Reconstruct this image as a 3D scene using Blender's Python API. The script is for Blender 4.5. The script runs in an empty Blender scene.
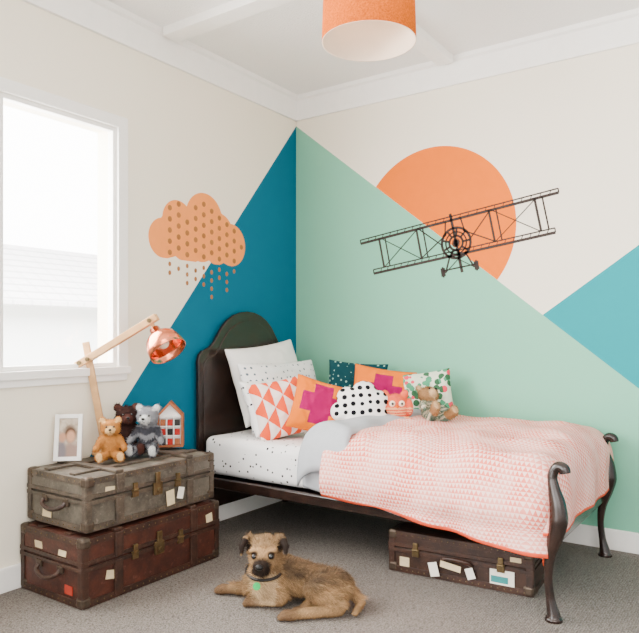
import bpy, bmesh, math, random
from mathutils import Vector, Matrix, Euler, noise
random.seed(7)
S=bpy.context.scene
COL=S.collection
def C(r,g,b):
    f=lambda c:((c/255)/12.92 if c/255<=.04045 else (((c/255)+.055)/1.055)**2.4)
    return (f(r),f(g),f(b),1.0)
class M:
    def __init__(s,name,col=(.8,.8,.8,1),rough=.75,metal=0.,spec=.3):
        s.m=bpy.data.materials.new(name); s.m.use_nodes=True
        s.t=s.m.node_tree; s.n=s.t.nodes; s.l=s.t.links
        s.b=s.n['Principled BSDF']; s.b.inputs['Roughness'].default_value=rough
        s.b.inputs['Metallic'].default_value=metal; s.b.inputs['Base Color'].default_value=col
        s.b.inputs['Specular IOR Level'].default_value=spec
        s.tc=s.n.new('ShaderNodeTexCoord')
        s.uv=s.tc.outputs['UV']; s.ob=s.tc.outputs['Object']
    def inp(s,sock,v):
        if isinstance(v,bpy.types.NodeSocket): s.l.new(v,sock)
        else: sock.default_value=v
    def f(s,op,a,b=0.,c=0.):
        n=s.n.new('ShaderNodeMath'); n.operation=op
        s.inp(n.inputs[0],a); s.inp(n.inputs[1],b); s.inp(n.inputs[2],c)
        return n.outputs[0]
    def xyz(s,v):
        n=s.n.new('ShaderNodeSeparateXYZ'); s.l.new(v,n.inputs[0]); return n.outputs[0],n.outputs[1],n.outputs[2]
    def mix(s,f,a,b):
        n=s.n.new('ShaderNodeMix'); n.data_type='RGBA'
        s.inp(n.inputs[0],f); s.inp(n.inputs[6],a); s.inp(n.inputs[7],b); return n.outputs[2]
    def noise(s,scale,detail=4,v=None,rough=.6):
        n=s.n.new('ShaderNodeTexNoise'); n.inputs['Scale'].default_value=scale; n.inputs['Detail'].default_value=detail
        n.inputs['Roughness'].default_value=rough
        s.l.new(v if v is not None else s.ob,n.inputs['Vector']); return n.outputs['Fac']
    def voro(s,scale,v=None,rnd=1.,out='Distance'):
        n=s.n.new('ShaderNodeTexVoronoi'); n.inputs['Scale'].default_value=scale; n.inputs['Randomness'].default_value=rnd
        s.l.new(v if v is not None else s.ob,n.inputs['Vector']); return n.outputs[out]
    def rng(s,v,a,b,c=0.,d=1.):
        n=s.n.new('ShaderNodeMapRange'); s.inp(n.inputs[0],v)
        for i,x in enumerate((a,b,c,d)): n.inputs[i+1].default_value=x
        return n.outputs[0]
    def color(s,c): s.inp(s.b.inputs['Base Color'],c); return s
    def bump(s,h,strength=.3,dist=.01):
        n=s.n.new('ShaderNodeBump'); n.inputs['Strength'].default_value=strength; n.inputs['Distance'].default_value=dist
        s.l.new(h,n.inputs['Height']); s.l.new(n.outputs[0],s.b.inputs['Normal']); return s
def simple(name,col,rough=.75,metal=0.,amt=.12,scale=20,bump=0.,bscale=200,spec=.3):
    m=M(name,col,rough,metal,spec)
    a=tuple(c*(1-amt) for c in col[:3])+(1,); b=tuple(min(1,c*(1+amt)) for c in col[:3])+(1,)
    m.color(m.mix(m.rng(m.noise(scale),.3,.7),a,b))
    if bump: m.bump(m.noise(bscale,3),bump,.004)
    return m.m

# ---------- mesh helpers ----------
def finish(name,bm,mats,parent=None,loc=(0,0,0),rot=(0,0,0),smooth=False,kind=None,label=None,category=None,sub=0,bevel=0.,solid=0.):
    me=bpy.data.meshes.new(name)
    bmesh.ops.recalc_face_normals(bm,faces=bm.faces[:]) if not solid else None
    bm.to_mesh(me); bm.free()
    if not isinstance(mats,(list,tuple)): mats=[mats]
    for m in mats: me.materials.append(m)
    if smooth:
        for p in me.polygons: p.use_smooth=True
    o=bpy.data.objects.new(name,me); COL.objects.link(o)
    o.location=loc; o.rotation_euler=rot
    if parent: o.parent=parent
    if kind: o['kind']=kind
    if label: o['label']=label
    if category: o['category']=category
    if bevel:
        md=o.modifiers.new('bev','BEVEL'); md.width=bevel; md.segments=2; md.limit_method='ANGLE'
    if solid:
        md=o.modifiers.new('sol','SOLIDIFY'); md.thickness=solid; md.offset=1
    if sub:
        md=o.modifiers.new('sub','SUBSURF'); md.levels=sub; md.render_levels=sub
    return o
def empty(name,label,category,loc,rz=0,rot=None,group=None):
    o=bpy.data.objects.new(name,None); COL.objects.link(o); o.location=loc
    o.rotation_euler=rot if rot else (0,0,rz); o['label']=label; o['category']=category; o.empty_display_size=.05
    if group:o['group']=group
    return o
def box(bm,c,s,mi=0,rot=None):
    M4=Matrix.Translation(Vector(c))
    if rot: M4=M4@Euler(rot).to_matrix().to_4x4()
    M4=M4@Matrix.Diagonal((s[0],s[1],s[2],1))
    r=bmesh.ops.create_cube(bm,size=1,matrix=M4)
    for v in r['verts']:
        for f in v.link_faces: f.material_index=mi
    return r['verts']
def boxo(name,c,s,mat,parent=None,bevel=.003,**k):
    bm=bmesh.new(); box(bm,(0,0,0),s); return finish(name,bm,mat,parent,loc=c,bevel=bevel,**k)
def cyl(bm,p1,p2,r1,r2=None,seg=20,mi=0):
    p1=Vector(p1);p2=Vector(p2); d=p2-p1; r2=r1 if r2 is None else r2
    q=d.to_track_quat('Z','Y').to_matrix().to_4x4()
    r=bmesh.ops.create_cone(bm,cap_ends=True,segments=seg,radius1=r1,radius2=r2,depth=d.length,matrix=Matrix.Translation((p1+p2)/2)@q)
    for v in r['verts']:
        for f in v.link_faces: f.material_index=mi
def sph(bm,c,r,mi=0,sub=2,rot=None):
    if not isinstance(r,(tuple,list)): r=(r,r,r)
    M4=Matrix.Translation(Vector(c))
    if rot: M4=M4@Euler(rot).to_matrix().to_4x4()
    M4=M4@Matrix.Diagonal((r[0],r[1],r[2],1))
    q=bmesh.ops.create_icosphere(bm,subdivisions=sub,radius=1,matrix=M4)
    for v in q['verts']:
        for f in v.link_faces: f.material_index=mi
def tube(bm,pts,rad,seg=12,mi=0,flat=1.0):
    pts=[Vector(p) for p in pts]; n=len(pts)
    if not isinstance(rad,(list,tuple)): rad=[rad]*n
    rings=[]; up=None
    for i,p in enumerate(pts):
        t=(pts[min(i+1,n-1)]-pts[max(i-1,0)]).normalized()
        if up is None:
            up=Vector((0,0,1)) if abs(t.z)<.9 else Vector((0,1,0))
        s=t.cross(up).normalized(); up=s.cross(t).normalized()
        rings.append([bm.verts.new(p+(s*math.cos(2*math.pi*k/seg)*flat+up*math.sin(2*math.pi*k/seg))*rad[i]) for k in range(seg)])
    for i in range(n-1):
        for k in range(seg):
            f=bm.faces.new((rings[i][k],rings[i][(k+1)%seg],rings[i+1][(k+1)%seg],rings[i+1][k])); f.material_index=mi
    for r in (rings[0],rings[-1]):
        f=bm.faces.new(r); f.material_index=mi
def lathe(bm,prof,seg=48,mi=0,M4=None):
    rings=[]
    for r,z in prof:
        rings.append([bm.verts.new((r*math.cos(2*math.pi*k/seg),r*math.sin(2*math.pi*k/seg),z)) for k in range(seg)])
    vs=[v for r in rings for v in r]
    for i in range(len(rings)-1):
        for k in range(seg):
            f=bm.faces.new((rings[i][k],rings[i][(k+1)%seg],rings[i+1][(k+1)%seg],rings[i+1][k])); f.material_index=mi
    if M4: bmesh.ops.transform(bm,matrix=M4,verts=vs)
    return vs
def spline(pts,n=8):
    pts=[Vector(p) for p in pts]; out=[]
    for i in range(len(pts)-1):
        p0=pts[max(i-1,0)];p1=pts[i];p2=pts[i+1];p3=pts[min(i+2,len(pts)-1)]
        for k in range(n):
            t=k/n
            out.append(.5*((2*p1)+(p2-p0)*t+(2*p0-5*p1+4*p2-p3)*t*t+(3*p1-p0-3*p2+p3)*t**3))
    out.append(pts[-1]); return out
def extrude_poly(bm,pts,axis,a,b,mi=0):
    def P(p,d):
        return (d,p[0],p[1]) if axis=='x' else (p[0],d,p[1])
    A=[bm.verts.new(P(p,a)) for p in pts]; B=[bm.verts.new(P(p,b)) for p in pts]
    fs=[bm.faces.new(A),bm.faces.new(B)]
    n=len(pts)
    for i in range(n): fs.append(bm.faces.new((A[i],A[(i+1)%n],B[(i+1)%n],B[i])))
    for f in fs: f.material_index=mi

# ---------- materials ----------
cream=C(240,231,213)
def wallmat(name,right):
    m=M(name,rough=.85,spec=.15)
    x,y,z=m.xyz(m.ob)
    if right:
        line=m.f('MULTIPLY_ADD',x,-.7926,2.42)
        green=m.f('LESS_THAN',z,line)
        tline=m.f('MULTIPLY_ADD',m.f('SUBTRACT',x,1.597),.72,1.155)
        turq=m.f('LESS_THAN',z,tline)
        c=m.mix(turq,cream,(0.0,.265,.30,1))
        c=m.mix(green,c,C(122,186,158))
    else:
        line=m.f('MULTIPLY_ADD',y,1.215,2.42)
        c=m.mix(m.f('LESS_THAN',z,line),cream,C(0,98,124))
    m.color(c); m.bump(m.noise(350,2),.05,.002)
    return m.m
mWL=wallmat('painted_wall_teal',False); mWR=wallmat('painted_wall_green',True)
mWhite=simple('white_gloss_paint',C(246,243,238),.45,amt=.02)
m=M('ceiling_plaster',rough=.95); nz=m.noise(120,6)
m.color(m.mix(nz,C(236,234,230),C(252,250,247))); m.bump(nz,.6,.01); mCeil=m.m
m=M('grey_carpet',rough=1,spec=.1)
x,y,z=m.xyz(m.ob)
wx=m.n.new('ShaderNodeTexWave'); wx.inputs['Scale'].default_value=34; wx.inputs['Distortion'].default_value=5.; wx.inputs['Detail'].default_value=2; wx.inputs['Detail Scale'].default_value=3.
m.l.new(m.ob,wx.inputs['Vector'])
v=m.voro(190); nz=m.noise(110,4); n2=m.noise(3,3)
c=m.mix(m.rng(v,.0,.8),C(162,154,146),C(86,79,73)); c=m.mix(m.rng(nz,.4,.6,0,.4),c,C(168,160,152)); c=m.mix(m.f('MULTIPLY',wx.outputs['Fac'],.45),c,C(86,79,73)); c=m.mix(m.rng(n2,.3,.7,0,.12),c,C(80,74,69))
m.color(c); m.bump(m.f('ADD',v,wx.outputs['Fac']),.6,.008); mCarpet=m.m

# ---------- room ----------
RX,RY=4.4,-4.4; CZ=2.6
bm=bmesh.new(); box(bm,(RX/2,RY/2,-.05),(RX+.4,-RY+.4,.1)); finish('floor',bm,mCarpet,kind='structure',label='grey woven loop carpet floor')
bm=bmesh.new(); box(bm,(RX/2,RY/2,CZ+.05),(RX+.4,-RY+.4,.1)); finish('ceiling',bm,mCeil,kind='structure',label='white textured plaster ceiling')
bm=bmesh.new(); box(bm,(RX/2,.06,CZ/2),(RX,.12,CZ)); finish('wall_right',bm,mWR,kind='structure',label='cream wall painted with mint green and turquoise triangles')
WY0,WY1,WZ0,WZ1=-3.0,-1.44,.90,2.04
bm=bmesh.new()
def wl(y0,y1,z0,z1): box(bm,(-.07,(y0+y1)/2,(z0+z1)/2),(.14,y1-y0,z1-z0))
wl(WY1,.12,0,CZ); wl(RY,WY0,0,CZ); wl(WY0,WY1,0,WZ0); wl(WY0,WY1,WZ1,CZ)
finish('wall_left',bm,mWL,kind='structure',label='cream wall painted with a deep teal triangle')
def corn(name,p,axis):
    bm=bmesh.new()
    prof=[(0,2.45),(.018,2.45),(.022,2.47),(.03,2.57),(.045,2.578),(.05,CZ),(0,CZ)]
    if axis=='x':
        A=[bm.verts.new((0,-a,b)) for a,b in prof];B=[bm.verts.new((RX,-a,b)) for a,b in prof]
    else:
        A=[bm.verts.new((a,0,b)) for a,b in prof];B=[bm.verts.new((a,RY,b)) for a,b in prof]
    bm.faces.new(A);bm.faces.new(B);n=len(prof)
    for i in range(n): bm.faces.new((A[i],A[(i+1)%n],B[(i+1)%n],B[i]))
    finish(name,bm,mWhite,kind='structure',label='white flat cornice board')
corn('trim_1',0,'x'); corn('trim_2',0,'y')
k=dict(kind='structure')
boxo('baseboard_right',(RX/2,-.009,.05),(RX,.018,.1),mWhite,bevel=.004,label='white baseboard',**k)
boxo('baseboard_left',(.009,RY/2,.05),(.018,-RY,.1),mWhite,bevel=.004,label='white baseboard',**k)
boxo('trim_3',((RX)/2+.03,-1.15,CZ-.022),(RX-.06,.10,.044),mWhite,label='white ceiling batten',**k)
boxo('trim_4',(1.08,-.575,CZ-.022),(.09,1.04,.044),mWhite,label='white ceiling batten',**k)
# window
W=bpy.data.objects.new('window_1',None); COL.objects.link(W); W['kind']='structure'; W['label']='white framed sash window with bright daylight'
cw=.055; XW=-.016
yc=(WY0+WY1)/2; zc=(WZ0+WZ1)/2
bm=bmesh.new()
for yy in (WY1+cw/2,WY0-cw/2): box(bm,(.011,yy,zc),(.022,cw+.002,WZ1-WZ0+.004))
box(bm,(.011,yc,WZ1+cw/2),(.022,WY1-WY0+2*cw,cw))
box(bm,(.012,yc,WZ0-.018),(.042,WY1-WY0+2*cw+.02,.036)); box(bm,(.008,yc,WZ0-.05),(.016,WY1-WY0+2*cw,.035))
finish('window_casing',bm,mWhite,W,bevel=.003)
MY=-2.03; fr=.020
bm=bmesh.new()
for a,b in ((MY+.008,WY1),(WY0,MY-.008)):
    for yy in (a+fr/2,b-fr/2): box(bm,(XW,yy,zc),(.04,fr,WZ1-WZ0))
    for zz in (WZ0+fr/2,WZ1-fr/2): box(bm,(XW,(a+b)/2,zz),(.039,b-a,fr))
box(bm,(XW,MY,zc),(.05,.024,WZ1-WZ0))
finish('window_sash',bm,mWhite,W,bevel=.003)
m=M('window_glass'); t=m.n.new('ShaderNodeBsdfTransparent'); g=m.n.new('ShaderNodeBsdfGlossy'); g.inputs['Roughness'].default_value=.02
mx=m.n.new('ShaderNodeMixShader'); mx.inputs[0].default_value=.04; m.l.new(t.outputs[0],mx.inputs[1]); m.l.new(g.outputs[0],mx.inputs[2])
m.l.new(mx.outputs[0],m.n['Material Output'].inputs[0]); mGlass=m.m
for a,b in ((MY+.02,WY1),(WY0,MY-.02)):
    boxo('window_pane',(XW,(a+b)/2,zc),(.004,b-a-.03,WZ1-WZ0-.03),mGlass,W,bevel=0)
# neighbour house
m=M('roof_tiles',rough=.9); x,y,z=m.xyz(m.ob)
fr1=m.f('FRACT',m.f('MULTIPLY',z,9.)); fr2=m.f('FRACT',m.f('MULTIPLY',y,3.5))
c=m.mix(m.rng(fr1,0,.3),C(180,176,176),C(236,232,232)); c=m.mix(m.f('MULTIPLY',m.f('LESS_THAN',fr2,.12),.4),c,C(190,188,188)); m.color(c); mRoof=m.m
nb=empty('neighbouring_house','pale house with a tiled roof seen outside the window','house',(-6.4,2.2,0))
bm=bmesh.new(); box(bm,(-1.6,0,.35),(2.8,8,2.3)); finish('house_wall',bm,simple('pale_render',C(250,250,248),.9,amt=.01),nb)
bm=bmesh.new(); extrude_poly(bm,[(-3.4,1.48),(.3,1.48),(.3,1.54),(-1.5,2.55),(-3.4,1.56)],'y',-4.2,4.2)
finish('roof',bm,mRoof,nb)
bm=bmesh.new(); box(bm,(-6,0,-.85),(11,14,.1)); finish('outdoor_ground',bm,simple('pale_concrete',C(220,218,212),.95),kind='structure',label='pale ground outside')

# ---------- painted sun and wall stickers ----------
mSun=simple('orange_wall_paint',(.80,.158,.003,1),.85,amt=.02,spec=.1)
bm=bmesh.new(); R=.48; cx,cz=.978,1.646; th0=math.atan2(-.7926,1)
pts=[(cx+R*math.cos(th0+math.pi*i/64),cz+R*math.sin(th0+math.pi*i/64)) for i in range(65)]
extrude_poly(bm,pts,'y',0,-.0012); finish('painted_sun',bm,mSun,label='orange half sun painted on wall above mint triangle',category='wall sticker')  # wall paint, modelled as a thin raised half disc
mPeach=simple('peach_sticker',C(244,146,70),.8,amt=.03); mDrop=simple('copper_drop',C(158,100,52),.7,amt=.05)
bm=bmesh.new()
circ=[(-1.137,1.55,.105),(-1.045,1.655,.105),(-.845,1.69,.142),(-.63,1.57,.122),(-.73,1.62,.12),(-.95,1.55,.11),(-1.0,1.545,.1),(-.75,1.545,.1),(-.87,1.58,.13)]
c0=Vector((-.87,1.56)); pts=[]
for i in range(160):
    a=2*math.pi*i/160; d=Vector((math.cos(a),math.sin(a))); best=0
    for (p,q,r) in circ:
        w=Vector((p,q))-c0; b=w.dot(d); disc=b*b-(w.length_squared-r*r)
        if disc>=0: best=max(best,b+math.sqrt(disc))
    pt=c0+d*best
    pts.append((pt.x,max(pt.y,1.447)))
extrude_poly(bm,pts,'x',0,.0012,0)
def drop(yc,zc,s,k3=.95):
    P=[]
    for i in range(16):
        a=2*math.pi*i/16
        P.append((yc+math.cos(a)*s*k3,zc+math.sin(a)*s))
    extrude_poly(bm,P,'x',.0,.002,1)
for k2 in range(10):
    yy=-1.10+.062*k2
    for r in range(6):
        zz=1.77-.058*r-(.029 if k2%2 else 0)
        if zz>1.46 and any((yy-p)**2+(zz-q)**2<(rr*.85)**2 for p,q,rr in circ) and yy<-.54: drop(yy,zz,.0145)
for k2 in range(9):
    yy=-1.10+.062*k2
    for j in range([2,1,3,2,3,4,2,3,1][k2]): drop(yy,1.420-.046*j-(.02 if k2%2 else 0),.0125,.75)
finish('cloud_wall_sticker',bm,[mPeach,mDrop],label='peach rain cloud sticker with falling copper drops on wall',category='wall sticker')
# biplane
mInk=simple('charcoal_vinyl',C(54,44,40),.7,amt=.03)
bm=bmesh.new(); ang=math.radians(8.2)
def seg(a,b,w):
    a=Vector(a);b=Vector(b); d=b-a; n=Vector((-d.y,d.x)).normalized()*w/2
    P=[a-n,b-n,b+n,a+n]; Q=[]
    for p in P: Q.append((1.118+p.x*math.cos(ang)-p.y*math.sin(ang),1.566+p.x*math.sin(ang)+p.y*math.cos(ang)))
    extrude_poly(bm,Q,'y',0,-.0025)
def ring(c,r,w,n=28):
    for i in range(n):
        a0=2*math.pi*i/n;a1=2*math.pi*(i+1.1)/n
        seg((c[0]+r*math.cos(a0),c[1]+r*math.sin(a0)),(c[0]+r*math.cos(a1),c[1]+r*math.sin(a1)),w)
def wing(s0,s1,t,h):
    seg((s0,t+h/2),(s1,t+h/2),.007); seg((s0,t-h/2),(s1,t-h/2),.015)
    seg((s0,t-h/2),(s0,t+h/2),.006); seg((s1,t-h/2),(s1,t+h/2),.006)
    n=24
    for i in range(1,n): s=s0+(s1-s0)*i/n; seg((s,t-h/2),(s+.014,t+h/2),.0035)
wing(-.61,.585,.143,.022); wing(-.545,.54,-.055,.024)
for s in (-.47,-.22,.22,.47):
    seg((s,-.045),(s-.01,.135),.012); seg((s+.04,-.045),(s+.03,.135),.008)
for a,b in ((-.47,-.22),(.22,.47)):
    seg((a,-.045),(b,.135),.005); seg((b,-.045),(a,.135),.005)
seg((-.22,.135),(-.08,0),.007); seg((.22,.135),(.08,0),.007); seg((-.22,-.04),(-.05,.06),.007); seg((.22,-.04),(.05,.06),.007)
for r,w in ((.086,.014),(.062,.008),(.040,.012),(.014,.024)): ring((0,0),r,w)
for i in range(9):
    a=i*2*math.pi/9; seg((.040*math.cos(a),.040*math.sin(a)),(.082*math.cos(a),.082*math.sin(a)),.012)
seg((-.012,.17),(0,.0),.016); seg((.0,0),(.012,-.17),.016)
seg((-.06,.05),(-.045,.135),.008); seg((.06,.05),(.045,.135),.008)
seg((-.045,-.06),(-.085,-.155),.009); seg((.045,-.06),(.085,-.155),.009); seg((-.1,-.14),(.1,-.14),.008); seg((-.08,-.15),(.03,-.07),.005); seg((.08,-.15),(-.03,-.07),.005)
for s in (-.1,.1):
    for dx in (-.008,0,.008): seg((s+dx,-.178+abs(dx)*.8),(s+dx,-.118-abs(dx)*.8),.010)
finish('airplane_wall_sticker',bm,mInk,label='charcoal line drawing of a biplane stuck on wall',category='wall sticker')

# ---------- pendant lamp ----------
m=M('orange_felt',rough=.9,spec=.08); nz=m.noise(160,4); m.color(m.mix(m.rng(nz,.35,.65),(.50,.080,.001,1),(.78,.155,.003,1))); m.bump(nz,.3,.003); mOr=m.m
mLin=simple('white_lining',C(250,222,196),.6,amt=.02)
pl=empty('pendant_lamp','orange felt drum pendant lamp hanging from ceiling','lamp',(1.34,-1.34,CZ))
bm=bmesh.new(); Rr=.177
lathe(bm,[(Rr,-.45),(Rr-.008,-.19)],64,0); lathe(bm,[(Rr-.004,-.45),(Rr-.012,-.19)],64,1)
lathe(bm,[(Rr,-.45),(Rr-.004,-.45)],64,1); lathe(bm,[(Rr-.008,-.19),(Rr-.012,-.19)],64,0)
bmesh.ops.remove_doubles(bm,verts=bm.verts[:],dist=.0002)
finish('lamp_shade',bm,[mOr,mLin],pl,smooth=True)
mDark=simple('dark_metal',C(50,46,44),.4,.6)
bm=bmesh.new(); cyl(bm,(0,0,0),(0,0,-.02),.05,.045); finish('ceiling_rose',bm,mWhite,pl,smooth=False)
bm=bmesh.new(); cyl(bm,(0,0,-.02),(0,0,-.2),.004); 
for i in range(3):
    a=i*2.094; cyl(bm,(0,0,-.2),(math.cos(a)*(Rr-.01),math.sin(a)*(Rr-.01),-.2),.003)
cyl(bm,(0,0,-.19),(0,0,-.26),.018)
finish('cord',bm,mWhite,pl)
bm=bmesh.new(); sph(bm,(0,0,-.3),(.032,.032,.042)); finish('light_bulb',bm,mLin,pl,smooth=True)

# ---------- bed ----------
m=M('dark_stained_wood',rough=.27,spec=.55); n1=m.noise(12,6); m.color(m.mix(m.rng(n1,.3,.7),C(20,13,11),C(46,30,24))); mWood=m.m
bed=empty('bed','dark polished wooden single bed with scalloped headboard and curved legs','bed',(.0,-.555,0))
half=[(.405,.10),(.405,.86),(.407,.905),(.398,.942),(.375,.965),(.345,.975),(.315,.985),(.285,1.01),(.255,1.05),(.22,1.095),(.175,1.135),(.12,1.165),(.06,1.182),(0,1.188)]
out=[(-a,b) for a,b in half]+[(a,b) for a,b in reversed(half[:-1])]
out=[(a+.022,b) for a,b in out]
bm=bmesh.new(); extrude_poly(bm,out,'x',.026,.050); 
inn=[((a-.022)*.92+.022,.12+(b-.12)*.95) for a,b in out]
extrude_poly(bm,inn,'x',.046,.056)
finish('headboard',bm,mWood,bed,bevel=.005)
for s in (-1,1): 
    bm=bmesh.new();cyl(bm,(.04,s*.385,0),(.04,s*.385,.12),.018,.03);finish('headboard_foot',bm,mWood,bed)
for s in (-1,1):
    boxo('side_rail',(.98,s*.412,.283),(1.86,.028,.05),mWood,bed,bevel=.006)
boxo('slat_base',(.97,0,.27),(1.8,.79,.02),mWood,bed)
boxo('foot_rail',(1.91,0,.283),(.03,.84,.05),mWood,bed,bevel=.006)
def bedpost(y):
    bm=bmesh.new()
    P=spline([(-.004,0,.012),(-.006,0,.03),(-.016,0,.08),(-.024,0,.16),(-.016,0,.24),(.002,0,.31),(.014,0,.37),(.010,0,.43),(-.002,0,.48),(-.009,0,.520),(-.002,0,.552),(.014,0,.568),(.032,0,.562),(.037,0,.546)],6)
    rr=[.028,.023,.016,.015,.020,.029,.034,.030,.023,.019,.018,.019,.021,.020]
    R2=[]
    for i in range(len(P)):
        t=i/6; a=int(min(t,len(rr)-2)); f=min(t-a,1); R2.append(rr[a]*(1-f)+rr[a+1]*f)
    tube(bm,P,R2,16)
    cyl(bm,(-.004,0,0),(-.004,0,.014),.032,.029)
    finish('leg',bm,mWood,bed,loc=(1.930,y,0),smooth=True)
bedpost(-.445); bedpost(.43)
def dots_mat(name,base,dot,scale,thr,rnd=.6,bump=.2):
    m=M(name,rough=.9,spec=.1); v=m.voro(scale,m.uv,rnd)
    m.color(m.mix(m.f('LESS_THAN',v,thr),base,dot)); m.bump(m.noise(14,4),bump,.02); return m.m
mSheet=dots_mat('dotted_sheet',C(244,242,240),C(30,30,36),34,.2,.75)
def uvbox(o,sc=1.):
    me=o.data; uv=me.uv_layers.new(name='UVMap')
    for p in me.polygons:
        n=p.normal; a=max(range(3),key=lambda i:abs(n[i]))
        for li in p.loop_indices:
            c=me.vertices[me.loops[li].vertex_index].co
            uv.data[li].uv=((c.y,c.z) if a==0 else (c.x,c.z) if a==1 else (c.x,c.y))
bm=bmesh.new(); r=box(bm,(0,0,0),(1.74,.82,.2)); bmesh.ops.bevel(bm,geom=bm.edges[:],offset=.045,segments=5,affect='EDGES',profile=.5)
bmesh.ops.subdivide_edges(bm,edges=[e for e in bm.edges if e.calc_length()>.3],cuts=24,use_grid_fill=True)
for v in bm.verts:
    n=noise.noise(v.co*5)*.006+noise.noise(Vector((v.co.x*3,v.co.y*3,v.co.z*16)))*.005
    v.co+=Vector((0,-1 if v.co.y<0 else 1,0))*n+Vector((0,0,.8*n))
mt=finish('mattress',bm,mSheet,loc=(.955,-.535,.412),smooth=True,label='mattress with white fitted sheet scattered with black dots on bed',category='mattress'); uvbox(mt)

def drape(name,x0,xe,xend,yw,ye,zt,zfun,mat,label,cat,amp=.012,r=.05,nx=110,ny=90,thick=.018,seed=0,puff=0.):
    bm=bmesh.new(); uvl=bm.loops.layers.uv.new('UVMap'); V=[];UV={}
    def g(o):
        q=r*math.pi/2
        if o<=0: return 0,0
        if o<q: return r*math.sin(o/r), r*(1-math.cos(o/r))
        return r, r+(o-q)
    Ssum=xe-x0+xend; 
    for i in range(nx+1):
        s=x0+(Ssum)*i/nx; row=[]
        ox,dx=g(s-xe); xx=min(s,xe)
        hem=zfun(min(s,xe)); tmax=(yw-ye)+(zt-hem-r)+r*math.pi/2
        for j in range(ny+1):
            t=tmax*j/ny; y=yw-min(t,yw-ye); oy,dy=g(t-(yw-ye))
            drop=max(dx,dy)+.25*min(dx,dy)
            h=min(1,drop/.16)
            p=Vector((xx+ox,y-oy,zt-drop))
            q=Vector((s*2.6+seed,t*2.6,seed)); 
            rg=1-abs(noise.noise(q*1.7+Vector((5,2,1))))*2.4
            n=noise.noise(q)*amp+noise.noise(q*2.3)*amp*.5+rg*amp*.6
            edge=min(1,(s-x0)/.08)
            cr=puff*(math.sin(math.pi*min(1,max(0,(yw-y)/(yw-ye)))) **.5)
            p.z+=(n+cr)*(1-h)*edge**.5
            fold=.010*math.sin(s*15+3*noise.noise(q))+.014*noise.noise(q*2)
            bul=.028*math.sin(math.pi*min(1,max(0,dy)/.22))*(puff>0)
            p.y-=h*(fold+n*.4+bul)*(1 if dy>0 else 0); p.x+=(h*(.010*math.sin(t*16)+n*.6)+.01*min(1,dx/.1))*(1 if dx>0 else 0)
            if puff and dx>0 and dy>0:
                k3=min(1,dx/.08)*min(1,dy/.08); p.y+=.04*k3; p.x-=.04*k3
            v=bm.verts.new(p); UV[v]=(s,t); row.append(v)
        V.append(row)
    for i in range(nx):
        for j in range(ny):
            f=bm.faces.new((V[i][j],V[i+1][j],V[i+1][j+1],V[i][j+1]))
            f.smooth=True
            f.material_index=1 if j>=ny-1 or i>=nx-1 else 0
            for l in f.loops: l[uvl].uv=UV[l.vert]
    bmesh.ops.recalc_face_normals(bm,faces=bm.faces[:])
    if sum(f.normal.z for f in bm.faces)<0: bmesh.ops.reverse_faces(bm,faces=bm.faces[:])
    return finish(name,bm,mat,smooth=True,label=label,category=cat,solid=thick)
coral=C(236,84,48)
m=M('coral_geometric_cotton',rough=.9,spec=.1); u,v,w=m.xyz(m.uv)
vv=m.f('MULTIPLY',v,66.); row_=m.f('FLOOR',vv)
p=m.f('FRACT',m.f('MULTIPLY_ADD',row_,.5,m.f('MULTIPLY',u,60.))); q=m.f('FRACT',vv)
tri=m.f('LESS_THAN',m.f('ABSOLUTE',m.f('SUBTRACT',p,.5)),m.f('MULTIPLY',q,.55))
big=m.rng(m.noise(7,2,m.uv),.42,.58,.6,.95)
m.color(m.mix(m.f('MULTIPLY',tri,big),C(246,206,194),C(234,110,92))); m.bump(m.noise(18,4,m.uv),.35,.03); mCoral=m.m
mCoralP=simple('coral_piping',coral,.9)
mGrey=simple('light_grey_cotton',C(172,175,180),.95,amt=.04,bump=.1)
drape('grey_blanket',.78,1.80,0,-.10,-.955,.528,lambda x:.342-.105*(x-.8),[mGrey,mGrey],'light grey blanket laid under the coral duvet on bed','blanket',amp=.006,nx=70,thick=.008,r=.035)
drape('duvet',.925,1.825,.27,-.05,-.93,.548,lambda x:.350-.125*(x-.9),[mCoral,mCoralP],'puffy coral and white geometric patterned duvet with coral edge on bed','duvet',amp=.027,thick=.038,seed=3,r=.07,puff=.032)
bm=bmesh.new(); ny=60;nx=20;V=[]
for i in range(nx+1):
    row=[]
    for j in range(ny+1):
        t=j/ny; s=i/nx
        y=-.12-.84*min(1,t/.86); over=max(0,t-.86)/.14
        wv=.03*math.sin(t*7)+.02*noise.noise(Vector((t*5,0,2)))
        xl=.77+.06*(1-t)+wv*.6; xr=1.02+.10*(1-t)+wv
        x=xl+(xr-xl)*s
        z=.550+.062*math.sin(math.pi*min(1,s*1.0))**.6+.016*noise.noise(Vector((x*9,y*7,1)))
        z+=.048*s
        if over>0:
            aa=over*math.pi/2; y=-.96-.070*math.sin(aa); z-=.20*over**1.4
        row.append(bm.verts.new((x,y,z)))
    V.append(row)
for i in range(nx):
    for j in range(ny): bm.faces.new((V[i][j],V[i+1][j],V[i+1][j+1],V[i][j+1]))
bmesh.ops.recalc_face_normals(bm,faces=bm.faces[:])
if sum(f.normal.z for f in bm.faces)<0: bmesh.ops.reverse_faces(bm,faces=bm.faces[:])
finish('folded_sheet',bm,mGrey,smooth=True,label='grey top sheet turned back over the edge of the duvet',category='sheet',solid=.012)

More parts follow.
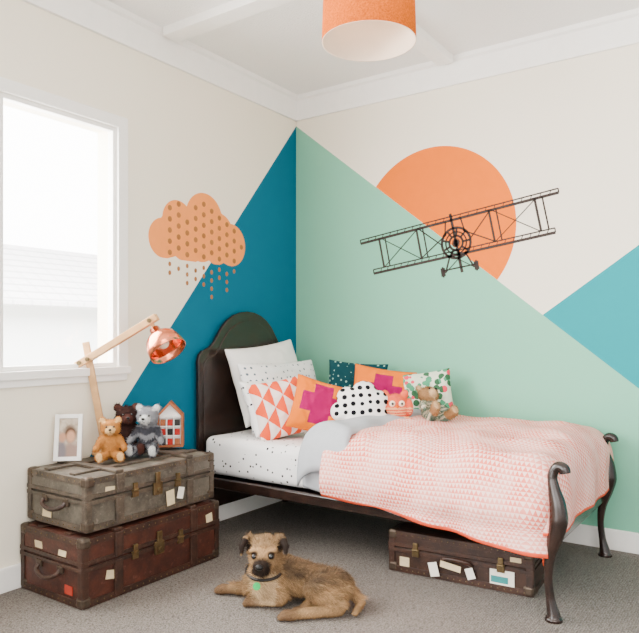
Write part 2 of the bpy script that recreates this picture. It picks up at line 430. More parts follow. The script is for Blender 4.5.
# ---------- cushions ----------
def pillow(name,label,cat,loc,w,h,t,rot,mat,group=None,seed=0,crush=.1):
    bm=bmesh.new(); uvl=bm.loops.layers.uv.new('UVMap'); N=26
    def grid(side):
        V=[]
        for i in range(N+1):
            row=[]
            for j in range(N+1):
                u=-1+2*i/N; v=-1+2*j/N
                x=w/2*u*(1-crush*(1-v*v)*u*u*.8); z=h/2*v*(1-crush*(1-u*u)*v*v*.8)
                th=t/2*((max(0,1-abs(u)**3.2)*max(0,1-abs(v)**3.2))**.55)
                q=Vector((u*1.7+seed,v*1.7,side*3+seed*2))
                th*=1+.22*noise.noise(q)
                edge=min(1,(1-max(abs(u),abs(v)))*4)
                th+=.010*noise.noise(q*3)*edge+.006*noise.noise(q*7)*edge
                row.append((bm.verts.new((x,-side*th,z)),(u*w/2,v*h/2)))
            V.append(row)
        for i in range(N):
            for j in range(N):
                a=[V[i][j],V[i+1][j],V[i+1][j+1],V[i][j+1]]
                f=bm.faces.new([q[0] for q in a])
                for l,q in zip(f.loops,a): l[uvl].uv=q[1]
    grid(1); grid(-1)
    bmesh.ops.remove_doubles(bm,verts=bm.verts[:],dist=.0008)
    o=finish(name,bm,mat,loc=loc,rot=[math.radians(a) for a in rot],smooth=True,label=label,category=cat,sub=1)
    if group:o['group']=group
    return o
mPil=simple('white_cotton',C(243,240,236),.9,amt=.02,bump=.15,bscale=25)
mDot2=dots_mat('grey_dotted_cotton',C(243,242,241),C(90,104,116),26,.2,.3)
mDot3=dots_mat('fine_dotted_cotton',C(244,242,240),C(50,50,56),30,.17,.7)
def tri_mat(name,a,b,sc):
    m=M(name,rough=.9,spec=.1);u,v,w=m.xyz(m.uv)
    pu=m.f('MULTIPLY',m.f('ADD',u,1.),sc);pv=m.f('MULTIPLY',m.f('ADD',v,1.),sc)
    p=m.f('FRACT',pu);q=m.f('FRACT',pv)
    alt=m.f('GREATER_THAN',m.f('FRACT',m.f('MULTIPLY',m.f('ADD',m.f('FLOOR',pu),m.f('FLOOR',pv)),.5)),.25)
    q2=m.f('ADD',m.f('MULTIPLY',q,alt),m.f('MULTIPLY',m.f('SUBTRACT',1.,q),m.f('SUBTRACT',1.,alt)))
    m.color(m.mix(m.f('GREATER_THAN',p,q2),a,b));m.bump(m.noise(20,3),.15,.01);return m.m
mTri=tri_mat('coral_triangle_cotton',C(248,230,222),C(240,84,40),17.)
def cross_mat(name,a,b,hw,hl):
    m=M(name,rough=.9,spec=.1);u,v,w=m.xyz(m.uv)
    au=m.f('ABSOLUTE',u);av=m.f('ABSOLUTE',v)
    c1=m.f('MULTIPLY',m.f('LESS_THAN',au,hw),m.f('LESS_THAN',av,hl));c2=m.f('MULTIPLY',m.f('LESS_THAN',av,hw),m.f('LESS_THAN',au,hl))
    m.color(m.mix(m.f('MAXIMUM',c1,c2),a,b));m.bump(m.noise(20,3),.15,.01);return m.m
mCross=cross_mat('orange_magenta_cross',(.80,.165,.0,1),C(160,0,84),.05,.11)
m=M('dark_teal_print',rough=.9);v=m.voro(34,m.uv,.5)
c=m.mix(m.f('LESS_THAN',v,.22),C(0,58,66),C(150,195,178));m.color(c);mTealP=m.m
m=M('floral_print',rough=.9);cc=m.voro(34,m.uv,1.,'Color');v=m.voro(34,m.uv,1.);r_,g_,b_=m.xyz(cc)
c=m.mix(m.f('GREATER_THAN',r_,.3),C(216,224,200),C(70,150,110));c=m.mix(m.f('GREATER_THAN',g_,.78),c,C(230,60,84));c=m.mix(m.f('GREATER_THAN',b_,.75),c,C(50,96,64))
c=m.mix(m.f('GREATER_THAN',v,.62),c,C(216,224,200));m.color(c);mFlor=m.m
pillow('pillow','plain white pillow propped against headboard','pillow',(.17,-.485,.785),.62,.46,.14,(-16,-5,90),mPil,seed=1)
pillow('pillow','white pillow with small grey dots leaning on the plain pillow','pillow',(.29,-.50,.715),.68,.40,.14,(-18,0,88),mDot2,seed=2)
pillow('pillow','white pillow with fine black specks','pillow',(.36,-.62,.665),.54,.32,.12,(-24,0,86),mDot3,seed=3)
pillow('cushion','coral and white triangle patterned square cushion','cushion',(.45,-.725,.665),.34,.33,.12,(-22,-8,62),mTri,seed=4)
pillow('cushion','orange square cushion with magenta cross','cushion',(.655,-.685,.678),.30,.30,.12,(-22,17,44),mCross,seed=5)
pillow('cushion','dark teal cushion with pale flecks against wall','cushion',(.56,-.165,.735),.37,.33,.11,(-10,4,20),mTealP,seed=6)
pillow('cushion','orange and magenta cross cushion behind the cloud cushion','cushion',(.80,-.28,.718),.36,.32,.11,(-16,8,26),mCross,seed=7)
pillow('cushion','green and pink floral cushion against mint wall','cushion',(1.03,-.185,.715),.29,.29,.11,(-12,-8,24),mFlor,seed=8)
bm=bmesh.new(); uvl=bm.loops.layers.uv.new('UVMap')
cc=[(-.102,-.020,.050),(-.058,.048,.056),(.028,.062,.066),(.098,.022,.052),(.092,-.05,.045),(0,-.0,.075),(-.05,-.062,.050),(.03,-.066,.052)]
def crad(a):
    d=Vector((math.cos(a),math.sin(a)));best=.05
    for p,q,r in cc:
        w=Vector((p,q));b=w.dot(d);disc=b*b-(w.length_squared-r*r)
        if disc>=0:best=max(best,b+math.sqrt(disc))
    return best
NA=96;NR=14
for side in (1,-1):
    rings=[];c0=(bm.verts.new((0,-side*.065,0)),(0,0))
    for k2 in range(1,NR+1):
        rho=k2/NR;row=[]
        for i in range(NA):
            a=2*math.pi*i/NA;rr=crad(a)*rho
            row.append((bm.verts.new((rr*math.cos(a),-side*.065*math.sqrt(max(0,1-rho**2.4)),rr*math.sin(a))),(rr*math.cos(a),rr*math.sin(a))))
        rings.append(row)
    for i in range(NA):
        tr=[c0,rings[0][i],rings[0][(i+1)%NA]];f=bm.faces.new([q[0] for q in tr])
        for l,q in zip(f.loops,tr): l[uvl].uv=q[1]
        for k2 in range(NR-1):
            tr=[rings[k2][i],rings[k2+1][i],rings[k2+1][(i+1)%NA],rings[k2][(i+1)%NA]];f=bm.faces.new([q[0] for q in tr])
            for l,q in zip(f.loops,tr): l[uvl].uv=q[1]
bmesh.ops.remove_doubles(bm,verts=bm.verts[:],dist=.0005)
mDotB=dots_mat('big_black_dots',C(246,243,238),C(16,16,20),24,.30,.2,.1)
finish('cushion',bm,mDotB,loc=(.865,-.62,.690),rot=(math.radians(-16),math.radians(-4),math.radians(38)),smooth=True,label='cloud shaped white cushion with bold black dots',category='cushion')

# ---------- furry bodies ----------
def evalmesh(o):
    dg=bpy.context.evaluated_depsgraph_get(); dg.update()
    return bpy.data.meshes.new_from_object(o.evaluated_get(dg))
def attr_mat(name,rough=.9,bump=0):
    m=M(name,rough=rough,spec=.12); a=m.n.new('ShaderNodeAttribute'); a.attribute_name='Col'
    m.color(a.outputs['Color']); 
    if bump: m.bump(m.noise(300,3),bump,.003)
    return m.m
mFur=attr_mat('animal_fur',.85); mPlush=attr_mat('plush_fabric',.95,.5)
def blob(name,parts,voxel,mat,colfn,parent,smooth=6,**k):
    bm=bmesh.new()
    for p in parts:
        if p[0]=='e': sph(bm,p[1],p[2],sub=3,rot=p[3] if len(p)>3 else None)
        else:
            a=Vector(p[1]);b=Vector(p[3]);r1,r2=p[2],p[4];L=(b-a).length
            n=max(2,int(L/(min(r1,r2)*.3))+1)
            for i in range(n+1): t=i/n; sph(bm,a.lerp(b,t),r1+(r2-r1)*t,sub=2)
    me=bpy.data.meshes.new('tmp');bm.to_mesh(me);bm.free()
    o=bpy.data.objects.new('tmp',me);COL.objects.link(o)
    md=o.modifiers.new('r','REMESH');md.mode='VOXEL';md.voxel_size=voxel
    md=o.modifiers.new('s','SMOOTH');md.iterations=smooth;md.factor=.6
    me2=evalmesh(o);bpy.data.objects.remove(o)
    me2.name=name;me2.materials.clear();me2.materials.append(mat)
    ca=me2.color_attributes.new('Col','FLOAT_COLOR','POINT')
    for i,v in enumerate(me2.vertices): ca.data[i].color=colfn(v.co)
    for p in me2.polygons:p.use_smooth=True
    o=bpy.data.objects.new(name,me2);COL.objects.link(o)
    if parent:o.parent=parent
    return o
def fur(name,src,count,length,width,comb,mat,parent,lenfn=None,lift=.6,rnd=.25,var=(.7,1.35)):
    me=src.data; me.calc_loop_triangles(); tris=me.loop_triangles; ca=me.color_attributes['Col'].data
    areas=[t.area for t in tris]; ch=random.choices(range(len(tris)),weights=areas,k=count)
    vs=[];fs=[];cs=[]
    for ti in ch:
        t=tris[ti]; a,b,c=[me.vertices[i] for i in t.vertices]; r1,r2=random.random(),random.random()
        if r1+r2>1:r1,r2=1-r1,1-r2
        p=a.co+(b.co-a.co)*r1+(c.co-a.co)*r2; n=(a.normal+b.normal+c.normal).normalized()
        cm=comb(p); cm=cm-n*cm.dot(n)
        cl=noise.noise_vector(p*45)
        rv=Vector((random.gauss(0,1),random.gauss(0,1),random.gauss(0,1)))*rnd+cl*rnd*2.2
        L=length*(lenfn(p) if lenfn else 1)*random.uniform(.6,1.25)
        d=(n*lift+cm+rv).normalized(); d2=(n*lift*.3+cm*1.2+rv+Vector((0,0,-.15))).normalized()
        s=d.cross(n); 
        if s.length<1e-4: s=Vector((1,0,0))
        s=s.normalized()*width/2
        col=ca[t.vertices[0]].color; br=random.uniform(*var); col=(col[0]*br,col[1]*br,col[2]*br,1)
        k0=len(vs); p0=p-n*.001; p1=p0+d*L*.5; p2=p1+d2*L*.5
        vs+= [p0-s,p0+s,p1+s*.8,p1-s*.8,p2]; fs+=[(k0,k0+1,k0+2,k0+3),(k0+3,k0+2,k0+4)]; cs+=[col]*5
    m2=bpy.data.meshes.new(name);m2.from_pydata(vs,[],fs);c2=m2.color_attributes.new('Col','FLOAT_COLOR','POINT')
    for i,c in enumerate(cs):c2.data[i].color=c
    m2.materials.append(mat);o=bpy.data.objects.new(name,m2);COL.objects.link(o);o.parent=parent
    o['kind']='stuff'
    return o
mBlack=simple('glossy_black',C(10,9,9),.12,spec=.6); mNose=simple('black_nose',C(16,13,13),.4)
def mixc(a,b,t): t=max(0,min(1,t)); return tuple(a[i]*(1-t)+b[i]*t for i in range(3))+(1,)
def sm(a,b,x): t=max(0,min(1,(x-a)/(b-a))); return t*t*(3-2*t)

# dog (local x = along the body, -y towards the room, head turned to the room)
dogE=empty('dog','scruffy grizzled tan terrier lying on carpet with head raised','dog',(.924,-1.464,0),rz=math.radians(34.7))
DP=[('c',(.295,-.055,.072),.066,(.20,-.02,.084),.066),('c',(.20,-.02,.084),.066,(.09,.01,.096),.078),('c',(.09,.01,.096),.078,(.02,-.005,.104),.074),
 ('c',(.03,-.0,.125),.070,(.014,-.035,.19),.058),('e',(.005,-.045,.086),(.066,.056,.072)),
 ('e',(.014,-.052,.222),(.066,.056,.046)),('e',(.012,-.088,.196),(.052,.044,.037)),('c',(.010,-.098,.188),.036,(.005,-.136,.180),.030),('e',(.006,-.120,.162),(.034,.034,.018)),
 ('e',(-.022,-.100,.227),(.024,.014,.010)),('e',(.046,-.100,.227),(.024,.014,.010)),
 ('e',(-.050,-.046,.252),(.024,.014,.018),(0,-.5,-.3)),('c',(-.058,-.056,.258),.014,(-.070,-.090,.242),.012),('c',(-.070,-.090,.242),.012,(-.070,-.106,.214),.006),
 ('e',(.078,-.044,.250),(.024,.014,.018),(0,.5,.3)),('c',(.086,-.056,.256),.014,(.098,-.088,.240),.012),('c',(.098,-.088,.240),.012,(.098,-.104,.212),.006),
 ('c',(.0,.03,.08),.045,(-.025,.03,.040),.034),('c',(-.025,.03,.036),.030,(-.125,.055,.026),.022),('e',(-.160,.060,.021),(.036,.024,.020)),('e',(-.186,.054,.014),(.012,.008,.011)),('e',(-.189,.066,.014),(.012,.008,.011)),
 ('c',(.05,-.05,.08),.045,(.075,-.075,.038),.032),('c',(.075,-.078,.034),.028,(.0,-.064,.025),.022),('e',(-.028,-.062,.022),(.036,.026,.021)),('e',(-.056,-.072,.014),(.013,.009,.012)),('e',(-.058,-.057,.014),(.013,.009,.012)),
 ('c',(.295,-.07,.082),.062,(.215,-.115,.094),.050),('c',(.215,-.118,.086),.046,(.30,-.155,.038),.030),('c',(.30,-.158,.027),.025,(.15,-.185,.022),.020),('e',(.115,-.19,.020),(.037,.024,.020)),('e',(.086,-.198,.013),(.013,.009,.011)),('e',(.085,-.183,.013),(.013,.009,.011)),
 ('c',(.22,-.06,.03),.03,(.17,-.13,.02),.020),('e',(.15,-.145,.017),(.03,.018,.016)),
 ('c',(.345,-.06,.06),.024,(.385,-.10,.03),.018),('c',(.385,-.10,.03),.018,(.36,-.17,.018),.011)]
tan=C(166,130,90);dk=C(40,31,26);pale=C(190,162,126);mid=C(104,84,62)
def dogcol(p):
    n=noise.noise(p*24)*.5+.5; c=mixc(tan,mid,n*.9)
    n3=noise.noise(Vector((p.x*14,p.y*60,p.z*60)))*.5+.5
    c=mixc(c,C(54,46,40),sm(.085,.13,p.z)*sm(.04,.10,p.x)*(.4+.5*n3))
    if p.y<-.03 and p.z<.14 and p.x<.06 and p.x>-.03: c=mixc(c,pale,.7)
    if p.z>.240 and p.y>-.1: c=mixc(c,mid,.4)
    mz=(p-Vector((.007,-.150,.168))).length; c=mixc(dk,c,sm(.036,.056,mz))
    for ex in (-.020,.044):
        e=(p-Vector((ex,-.112,.214))).length; c=mixc(C(44,32,26),c,sm(.011,.020,e))
    for ex in (-.066,.094):
        e=(p-Vector((ex,-.084,.240))).length; c=mixc(C(34,26,22),c,sm(.030,.038,e))
    for pw in ((-.17,.06,.02),(-.04,-.06,.02),(.105,-.19,.018),(.14,-.145,.018)):
        e=(p-Vector(pw)).length; c=mixc(C(104,80,58),c,sm(.02,.06,e))
    return c
dog=blob('body',DP,.0045,mFur,dogcol,dogE,smooth=3)
def dcomb(p):
    if p.z>.15: 
        b=(p-Vector((.01,-.14,.20))).normalized()
        if p.z<.19 and p.y<-.09: return b*.5+Vector((0,-.1,-.8))
        return b+Vector((0,0,-.05))
    if p.x<-.02 or (p.z<.035 ): return Vector((-1,0,-.2))
    return Vector((.9,0,-.5))
def dlen(p):
    if p.z>.145: 
        if (p-Vector((-.020,-.112,.214))).length<.020 or (p-Vector((.044,-.112,.214))).length<.020: return .10
        if p.y<-.150 and p.z>.172: return .12
        if p.z<.19 and p.y<-.09: return .65
        if p.z>.2 and (p.x<-.050 or p.x>.080): return .22
        return .42 if p.y<-.09 else .75
    if p.z<.045: return .32
    return 1.
fur('fur',dog,44000,.029,.0013,dcomb,mFur,dogE,dlen,lift=.55,rnd=.30,var=(.45,1.7))
for ex in (-.020,.044):
    bm=bmesh.new();sph(bm,(ex,-.123,.213),.0105);finish('eye',bm,mBlack,dogE,smooth=True)
bm=bmesh.new();sph(bm,(.004,-.171,.188),(.016,.011,.012));finish('nose',bm,mNose,dogE,smooth=True)
mTag=simple('green_tag',C(10,190,96),.4);bm=bmesh.new();cyl(bm,(-.010,-.134,.106),(-.008,-.140,.107),.014);finish('collar_tag',bm,mTag,dogE,label='round green metal tag')
bm=bmesh.new();tube(bm,[(.012+.072*math.cos(a*.2618),-.028+.080*math.sin(a*.2618),.132+.014*math.sin(a*.2618)) for a in range(25)],.006,8);finish('collar',bm,mDark,dogE,smooth=True)

def teddy(name,label,loc,rz,sc,c1,c2,snout=None,tilt=0,striped=None,count=5000,roll=0):
    E=empty(name,label,'soft toy',loc,rot=(math.radians(tilt),math.radians(roll),math.radians(rz)))
    k=lambda *v: tuple(x*sc for x in v)
    hx=.0
    P=[('e',k(0,.02,.30),k(.19,.165,.27)),('e',k(hx,-.03,.68),k(.20,.18,.175)),('e',k(hx,-.19,.635),k(.095,.09,.075)),
       ('e',k(-.16,0,.835),k(.08,.04,.08)),('e',k(.16,0,.835),k(.08,.04,.08))]
    for s in (-1,1):
        P+=[('c',k(s*.17,-.02,.45),.075*sc,k(s*.29,-.15,.24),.065*sc),('c',k(s*.11,-.06,.11),.1*sc,k(s*.20,-.34,.09),.08*sc),('e',k(s*.21,-.39,.12),k(.085,.05,.11))]
    sn=snout or c2
    def cf(p):
        q=p/sc
        c=mixc(c1,tuple(x*.75 for x in c1[:3]),noise.noise(q*9)*.5+.5)
        if (q-Vector((0,-.22,.63))).length<.11: c=sn
        if striped=='limbs' and q.z<.5 and math.sin((q.z-q.y)*38)>.0: c=C(58,58,64)
        if striped=='outfit' and q.z<.5 and q.y>-.22: c=C(96,120,104) if math.sin(q.z*70)>0 else C(206,196,170)
        if q.y<-.415 and q.z<.25: c=c2
        if abs(q.x)>.1 and q.z>.79 and q.y<-.02: c=c2
        return c
    b=blob('body',P,sc*.022,mPlush,cf,E,smooth=3)
    fur('fur',b,count,sc*.045,sc*.009,lambda p:Vector((0,-.1,-.6)),mPlush,E,lift=.8,rnd=.4)
    for s in (-1,1):
        bm=bmesh.new();sph(bm,k(s*.075,-.20,.715),.022*sc);finish('eye',bm,mBlack,E,smooth=True)
    bm=bmesh.new();sph(bm,k(0,-.285,.665),k(.034,.02,.024));
    tube(bm,[k(0,-.285,.65),k(0,-.285,.61),k(.03,-.275,.595)],.006*sc,6);finish('nose',bm,mNose,E,smooth=True)
    return E
TZ=.508
teddy('teddy_bear','golden brown teddy bear sitting on trunk',(.21,-1.635,TZ),50,.205,C(186,124,62),C(218,176,118),count=6000)
teddy('teddy_bear','dark chocolate brown teddy bear sitting behind others',(.14,-1.49,TZ+.002),55,.25,C(46,28,25),C(72,44,38),count=5000)
teddy('teddy_bear','grey teddy bear with dark striped body and limbs on trunk',(.235,-1.445,TZ),30,.25,C(128,128,132),C(186,186,184),striped='limbs',count=5000)
teddy('teddy_bear','light brown teddy bear in striped outfit slouched on duvet',(1.185,-.42,.598),58,.265,C(170,128,86),C(206,174,130),tilt=-42,roll=14,striped='outfit',count=7000)
E=empty('soft_toy','round knitted pink and orange owl toy among cushions','soft toy',(1.0,-.50,.602),rz=math.radians(40))
pk=C(234,110,60)
def pc(p):
    if p.y<-.03 and .02<p.z<.085: return C(236,176,130) if math.sin(p.z*420)>0 else C(214,84,58)
    return mixc(pk,C(222,84,74),noise.noise(p*40)*.5+.5)
b=blob('body',[('e',(0,0,.075),(.068,.052,.075)),('e',(-.048,0,.143),(.02,.014,.028),(0,-.4,0)),('e',(.048,0,.143),(.02,.014,.028),(0,.4,0)),('c',(-.05,-.03,.02),.02,(-.07,-.06,.015),.016),('c',(.05,-.03,.02),.02,(.07,-.06,.015),.016),('e',(-.07,-.01,.08),(.02,.03,.045)),('e',(.07,-.01,.08),(.02,.03,.045))],.0035,mPlush,pc,E,smooth=3)
fur('fur',b,3500,.007,.0018,lambda p:Vector((0,-.1,-.5)),mPlush,E,lift=.8,rnd=.4)
for s in (-1,1):
    bm=bmesh.new();sph(bm,(s*.024,-.050,.104),(.016,.006,.016),0);sph(bm,(s*.024,-.056,.104),.007,1);finish('eye',bm,[mLin,mBlack],E,smooth=True)
bm=bmesh.new();cyl(bm,(0,-.05,.090),(0,-.070,.082),.008,.001,seg=10);finish('beak',bm,mOr,E)

# ---------- trunks ----------
def leather(name,a,b,sc):
    m=M(name,rough=.5,spec=.4);n1=m.noise(sc,8,rough=.75);n2=m.noise(sc*6,4)
    c=m.mix(m.rng(n1,.35,.65),a,b);c=m.mix(m.rng(n2,.58,.75,0,.45),c,tuple(min(1,x*2.0+.03) for x in b[:3])+(1,));m.color(c);m.bump(n2,.3,.004);return m.m
mL1=leather('worn_olive_canvas',C(56,51,44),C(100,92,80),9);mL1b=leather('worn_wood_slats',C(44,37,31),C(88,75,62),14)
mL2=leather('oxblood_leather',C(42,21,15),C(80,40,27),8);mL2b=leather('dark_brown_slats',C(32,20,15),C(66,40,28),12)
mL3=leather('dark_brown_leather',C(30,18,13),C(62,38,26),10)
mBrass=simple('aged_brass',C(112,94,66),.4,.85,amt=.3);mBand=simple('tarnished_steel',C(80,68,58),.45,.7,amt=.3)
mPaper=simple('aged_paper',C(206,186,148),.8,amt=.12,scale=30);mTeal2=simple('teal_paper',C(50,130,130),.8);mRed2=simple('red_paper',C(160,52,36),.8);mPaperW=simple('white_card',C(232,226,212),.8,amt=.05)
def trunk(name,label,loc,rz,L,D,H,mb,ms,slats=True,group=None,cat='trunk'):
    E=empty(name,label,cat,loc,rz=rz,group=group)
    hb=H*.60
    boxo('body',(0,0,hb/2+.003),(L,D,hb-.006),mb,E,bevel=.012)
    boxo('lid',(0,0,hb+(H-hb)/2),(L+.006,D+.006,H-hb-.004),mb,E,bevel=.014)
    bm=bmesh.new()
    for z in (hb-.012,hb+.012):
        for s in (-1,1):
            box(bm,(0,s*(D/2+.004),z),(L+.01,.008,.016));box(bm,(s*(L/2+.004),0,z),(.008,D+.01,.016))
    for z in (.016,H-.016):
        for s in (-1,1):
            box(bm,(0,s*(D/2+.002),z),(L,.008,.026));box(bm,(s*(L/2+.002),0,z),(.008,D,.026))
    for s in (-1,1):
        for q in (-1,1): box(bm,(s*(L/2-.01),q*(D/2+.002),H/2),(.026,.008,H-.02)); box(bm,(s*(L/2+.002),q*(D/2-.01),H/2),(.008,.026,H-.02))
    n=22
    for i in range(n):
        x=-L/2+.03+(L-.06)*i/(n-1)
        for z in (.016,H-.016): sph(bm,(x,-D/2-.006,z),.0035,1,sub=1)
    for i in range(10):
        y=-D/2+.03+(D-.06)*i/9
        for z in (.016,H-.016): sph(bm,(-L/2-.006,y,z),.0035,1,sub=1)
    finish('edge_binding',bm,[ms,mBrass],E,bevel=.003)
    if slats:
        for x in (-L*.28,L*.28):
            bm=bmesh.new()
            for s in (-1,1): box(bm,(x,s*(D/2+.006),hb/2),(.04,.014,hb-.02));box(bm,(x,s*(D/2+.008),hb+(H-hb)/2),(.04,.014,H-hb-.01))
            box(bm,(x,0,H+.004),(.04,D+.016,.014))
            finish('wooden_slat',bm,ms,E,bevel=.004)
        for y in (-D*.22,D*.22):
            bm=bmesh.new();box(bm,(0,y,H+.002),(L-.02,.035,.01));finish('wooden_slat',bm,ms,E,bevel=.003)
    for sx in (-1,1):
        for sy in (-1,1):
            for z in (.023,H-.02):
                bm=bmesh.new();box(bm,(0,0,0),(.045,.045,.045));finish('corner_cap',bm,mBand,E,loc=(sx*(L/2-.014),sy*(D/2-.014),z),bevel=.012)
    for x in ((0,) if slats else ()):
        bm=bmesh.new();box(bm,(x,-D/2-.012,hb-.015),(.05,.012,.055));box(bm,(x,-D/2-.014,hb+.03),(.026,.01,.05));cyl(bm,(x,-D/2-.016,hb-.02),(x,-D/2-.024,hb-.02),.011);finish('latch',bm,mBrass,E,bevel=.003)
    for x in (-L*.17,L*.17) if slats else (-L*.3,L*.3):
        bm=bmesh.new();box(bm,(x,-D/2-.008,hb-.012),(.032,.012,.034));box(bm,(x,-D/2-.010,hb+.016),(.022,.010,.03));cyl(bm,(x-.014,-D/2-.014,hb),(x+.014,-D/2-.014,hb),.005);finish('latch',bm,mBrass,E,bevel=.002)
    for s in (-1,):
        if slats:
            bm=bmesh.new();X=s*(L/2+.008);pts=spline([(X,-.07,hb*.8),(X+s*.018,-.06,hb*.68),(X+s*.024,0,hb*.58),(X+s*.018,.06,hb*.68),(X,.07,hb*.8)],6)
            tube(bm,pts,.009,10)
            finish('handle',bm,mL2b,E,smooth=True)
            for q in (-1,1):
                bm=bmesh.new();box(bm,(s*(L/2+.006),q*.07,hb*.82),(.012,.035,.03));finish('handle_mount',bm,mBand,E,bevel=.003)
    return E
def sticker(E,c,s,mat,ang=0,name='paper_label',face='front'):
    bm=bmesh.new();box(bm,(0,0,0),(s[0],.0015,s[1]))
    return finish(name,bm,mat,E,loc=c,rot=(0,math.radians(ang),0) if face=='front' else (math.radians(ang),0,math.radians(90)))
R90=math.radians(90)
T1=trunk('steamer_trunk','oxblood brown leather steamer trunk standing on carpet',(.222,-1.560,0),R90,.74,.405,.268,mL2,mL2b)
T2=trunk('steamer_trunk','worn olive grey steamer trunk stacked on the brown trunk',(.214,-1.5525,.280),R90,.695,.385,.215,mL1,mL1b)
def st(E,L,D,fr_,en): 
    for x,z,w_,h_,mm,a,nm in fr_: sticker(E,(x,-D/2-.0035-(.012 if nm=='luggage_tag' else 0),z),(w_,h_),mm,a,nm)
    for y,z,w_,h_,mm,a in en: sticker(E,(-L/2-.0035,y,z),(w_,h_),mm,a,face='end')
st(T1,.74,.405,[(-.24,.10,.05,.035,mPaper,12,'paper_label'),(.31,.2,.04,.04,mPaper,-8,'paper_label')],[(-.08,.2,.05,.03,mPaper,10),(.08,.2,.05,.035,mPaper,-6),(-.12,.06,.05,.035,mRed2,0)])
st(T2,.695,.385,[(.07,.06,.045,.065,mPaper,-5,'luggage_tag'),(.13,.07,.035,.05,mPaperW,14,'luggage_tag'),(-.24,.15,.045,.03,mPaper,5,'paper_label')],[(.06,.05,.06,.04,mPaper,5)])
S1=trunk('suitcase','dark brown leather suitcase with paper tags beneath bed',(1.475,-.675,0),math.radians(4),.62,.36,.185,mL3,mL2b,slats=False,cat='suitcase')
bm=bmesh.new();tube(bm,spline([(-.06,-.186,.085),(-.055,-.205,.10),(0,-.215,.108),(.055,-.205,.10),(.06,-.186,.085)],6),.009,10);finish('handle',bm,mL2b,S1,smooth=True)
st(S1,.62,.36,[(.19,.06,.10,.075,mPaperW,0,'paper_label'),(.245,.135,.045,.03,mPaper,0,'paper_label'),(-.24,.05,.045,.04,mPaper,0,'paper_label'),(-.10,.045,.04,.06,mPaperW,-14,'luggage_tag'),(.06,.055,.035,.045,mPaperW,-20,'luggage_tag')],[])
sticker(S1,(.18,-.185,.05),(.07,.026),mTeal2,0);sticker(S1,(-.02,-.21,.075),(.09,.026),mPaper,8,'luggage_tag')

# ---------- things on trunk ----------
E=empty('picture_frame','white frame with a portrait photo standing on trunk','picture frame',(.09,-1.765,TZ),rot=(math.radians(-10),0,math.radians(42)))
bm=bmesh.new();w,h=.115,.20
for s in (-1,1): box(bm,(s*(w/2-.009),0,h/2),(.018,.02,h));box(bm,(0,0,h/2+s*(h/2-.009)),(w-.036,.02,.018))
finish('frame',bm,mWhite,E,bevel=.002)
m=M('portrait_photo',rough=.3);x,y,z=m.xyz(m.ob)
def el(cx_,cz_,rx,rz_,soft=.55):
    a=m.f('POWER',m.f('ABSOLUTE',m.f('DIVIDE',m.f('SUBTRACT',x,cx_),rx)),2.);b=m.f('POWER',m.f('ABSOLUTE',m.f('DIVIDE',m.f('SUBTRACT',z,cz_),rz_)),2.)
    return m.rng(m.f('ADD',a,b),1-soft,1+soft,1.,0.)
nb_=m.noise(30,2)
c=m.mix(m.rng(nb_,.35,.65),C(158,138,118),C(204,190,172))
c=m.mix(el(.014,-.075,.040,.055),c,C(150,124,112));c=m.mix(el(-.028,-.06,.02,.05),c,C(120,112,116));c=m.mix(el(.008,.016,.027,.034),c,C(84,58,40));c=m.mix(el(.010,.004,.018,.025),c,C(200,150,118));c=m.mix(el(-.024,.0,.014,.020),c,C(190,140,110))
m.color(c)
boxo('photograph',(0,.002,h/2),(w-.03,.01,h-.03),m.m,E,bevel=0)
bm=bmesh.new();box(bm,(0,.035,h*.42),(.04,.004,h*.82),rot=(math.radians(14),0,0));finish('easel_back',bm,mWhite,E)
mPine=simple('warm_pine',C(150,86,52),.6,amt=.1,scale=30);mRed=simple('red_paint',C(170,30,22),.6)
E=empty('toy_house','wooden house shaped box with red and dark squares','toy house',(.165,-1.245,TZ),rz=math.radians(42))
out=[(-.062,0),(.062,0),(.062,.155),(0,.222),(-.062,.155)];inn=[(-.052,.01),(.052,.01),(.052,.151),(0,.207),(-.052,.151)]
bm=bmesh.new();A=[[bm.verts.new((p[0],yy,p[1])) for p in pts] for pts in (out,inn) for yy in (-.035,.035)]
oF,oB,iF,iB=A;n=5
for i in range(n):
    j=(i+1)%n
    bm.faces.new((oF[i],oF[j],oB[j],oB[i]));bm.faces.new((iF[i],iF[j],iB[j],iB[i]));bm.faces.new((oF[i],oF[j],iF[j],iF[i]));bm.faces.new((oB[i],oB[j],iB[j],iB[i]))
finish('house_shell',bm,mPine,E)
bm=bmesh.new();extrude_poly(bm,inn,'y',-.012,.03);finish('back_panel',bm,mWhite,E)
bm=bmesh.new()
for z in (.055,.10,.145):box(bm,(0,-.022,z),(.1,.022,.004))
for x in (-.017,.017):box(bm,(x,-.022,.08),(.004,.022,.13))
finish('shelf',bm,mWhite,E)
bi=0
for z in (.0215,.069,.114):
    for x in (-.034,0,.034):
        bi+=1
        bm=bmesh.new();box(bm,(x,-.022,z+.004),(.024,.02,.028));finish('tiny_block',bm,[mRed,mDark,mRed,mPine][bi%4],E)
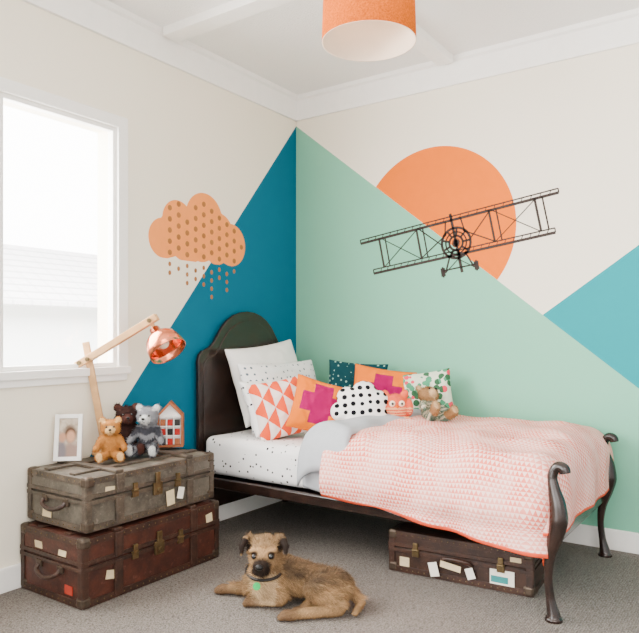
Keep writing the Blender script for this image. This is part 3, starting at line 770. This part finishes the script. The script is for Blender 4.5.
# lamp
mArm=simple('light_oak',C(204,158,108),.5,amt=.12,scale=25);mCop=simple('copper',C(234,136,100),.16,1.,amt=.05)
E=empty('desk_lamp','jointed pale wooden desk lamp with copper shade on trunk','lamp',(.085,-1.565,TZ),rz=math.radians(34.7))
bm=bmesh.new();cyl(bm,(0,0,0),(0,0,.022),.06,.056,seg=36);finish('lamp_base',bm,mArm,E,bevel=.003)
def arm(name,a,b,off,w=.032,t=.015):
    bm=bmesh.new();a=Vector(a);b=Vector(b);d=b-a
    for o in off:
        box(bm,((a+b)/2)+Vector((0,o,0)),(w,t,d.length),rot=(0,math.atan2(d.x,d.z),0))
    finish(name,bm,mArm,E,bevel=.003)
arm('lower_arm',(0,0,.02),(-.09,0,.51),(0,));arm('upper_arm',(-.13,-.016,.402),(.235,-.016,.626),(0,));arm('upper_arm',(-.13,.016,.402),(.235,.016,.626),(0,))
for p in ((-.074,.432),(-.112,.415),(.205,.607),(-.004,.04)): 
    bm=bmesh.new();cyl(bm,(p[0],-.030,p[1]),(p[0],.030,p[1]),.010);finish('joint_screw',bm,mBrass,E)
arm('shade_bracket',(.205,0,.607),(.230,0,.55),(0,),.018,.014)
ax=Vector((.56,-.38,-.74)).normalized();q=ax.to_track_quat('Z','Y').to_matrix().to_4x4()
M4=Matrix.Translation((.228,0,.560))@q@Matrix.Scale(1.08,4)
bm=bmesh.new();prof=[(.002,-.014),(.022,-.012),(.026,.016),(.046,.024),(.066,.044),(.077,.076),(.080,.115),(.077,.115),(.074,.077),(.063,.047),(.044,.028),(.002,.026)]
lathe(bm,prof,40,0,M4);finish('lamp_shade',bm,mCop,E,smooth=True,label='polished copper dome shade')
bm=bmesh.new();sph(bm,M4@Vector((0,0,.07)),.026);finish('light_bulb',bm,mLin,E,smooth=True)

# ---------- light & camera ----------
w=bpy.data.worlds.new('World');S.world=w;w.use_nodes=True;t=w.node_tree;bg=t.nodes['Background']
tc=t.nodes.new('ShaderNodeTexCoord');sp=t.nodes.new('ShaderNodeSeparateXYZ');t.links.new(tc.outputs['Generated'],sp.inputs[0])
mr=t.nodes.new('ShaderNodeMapRange');t.links.new(sp.outputs[0],mr.inputs[0]);mr.inputs[1].default_value=.1;mr.inputs[2].default_value=-.3;mr.inputs[3].default_value=1.6;mr.inputs[4].default_value=16.0
t.links.new(mr.outputs[0],bg.inputs['Strength']);bg.inputs[0].default_value=(1,.985,.965,1)
def area(name,loc,target,sx,sy,p,col):
    l=bpy.data.lights.new(name,'AREA');l.shape='RECTANGLE';l.size=sx;l.size_y=sy;l.energy=p;l.color=col
    o=bpy.data.objects.new(name,l);COL.objects.link(o);o.location=loc;o.rotation_euler=(Vector(target)-Vector(loc)).to_track_quat('-Z','Y').to_euler();return o
area('window_daylight',(-.35,-2.2,1.55),(2,-1.6,.6),1.5,1.2,135,(1,.99,.97))
area('room_fill',(3.6,-3.9,2.3),(.8,-.6,.9),1.8,1.4,74,(1,.955,.90))  # added fill light near the camera, not a lamp of the room
area('ceiling_fill',(2.6,-2.6,.9),(1.6,-1.6,2.6),1.6,1.6,36,(1,.98,.94))  # added upward fill to brighten the ceiling, no lamp stands here
area('outdoor_fill',(-2.2,2.0,4.5),(-6.5,2.0,1.5),4,4,2800,(1,1,1))  # added unseen area light that brightens the neighbouring house
cam=bpy.data.cameras.new('Camera');co=bpy.data.objects.new('Camera',cam);COL.objects.link(co)
co.location=(2.61,-3.50,1.05);co.rotation_euler=(math.radians(90),0,math.radians(34.7))
cam.sensor_width=36;cam.lens=36*665/639;cam.shift_y=18.5/639
S.camera=co
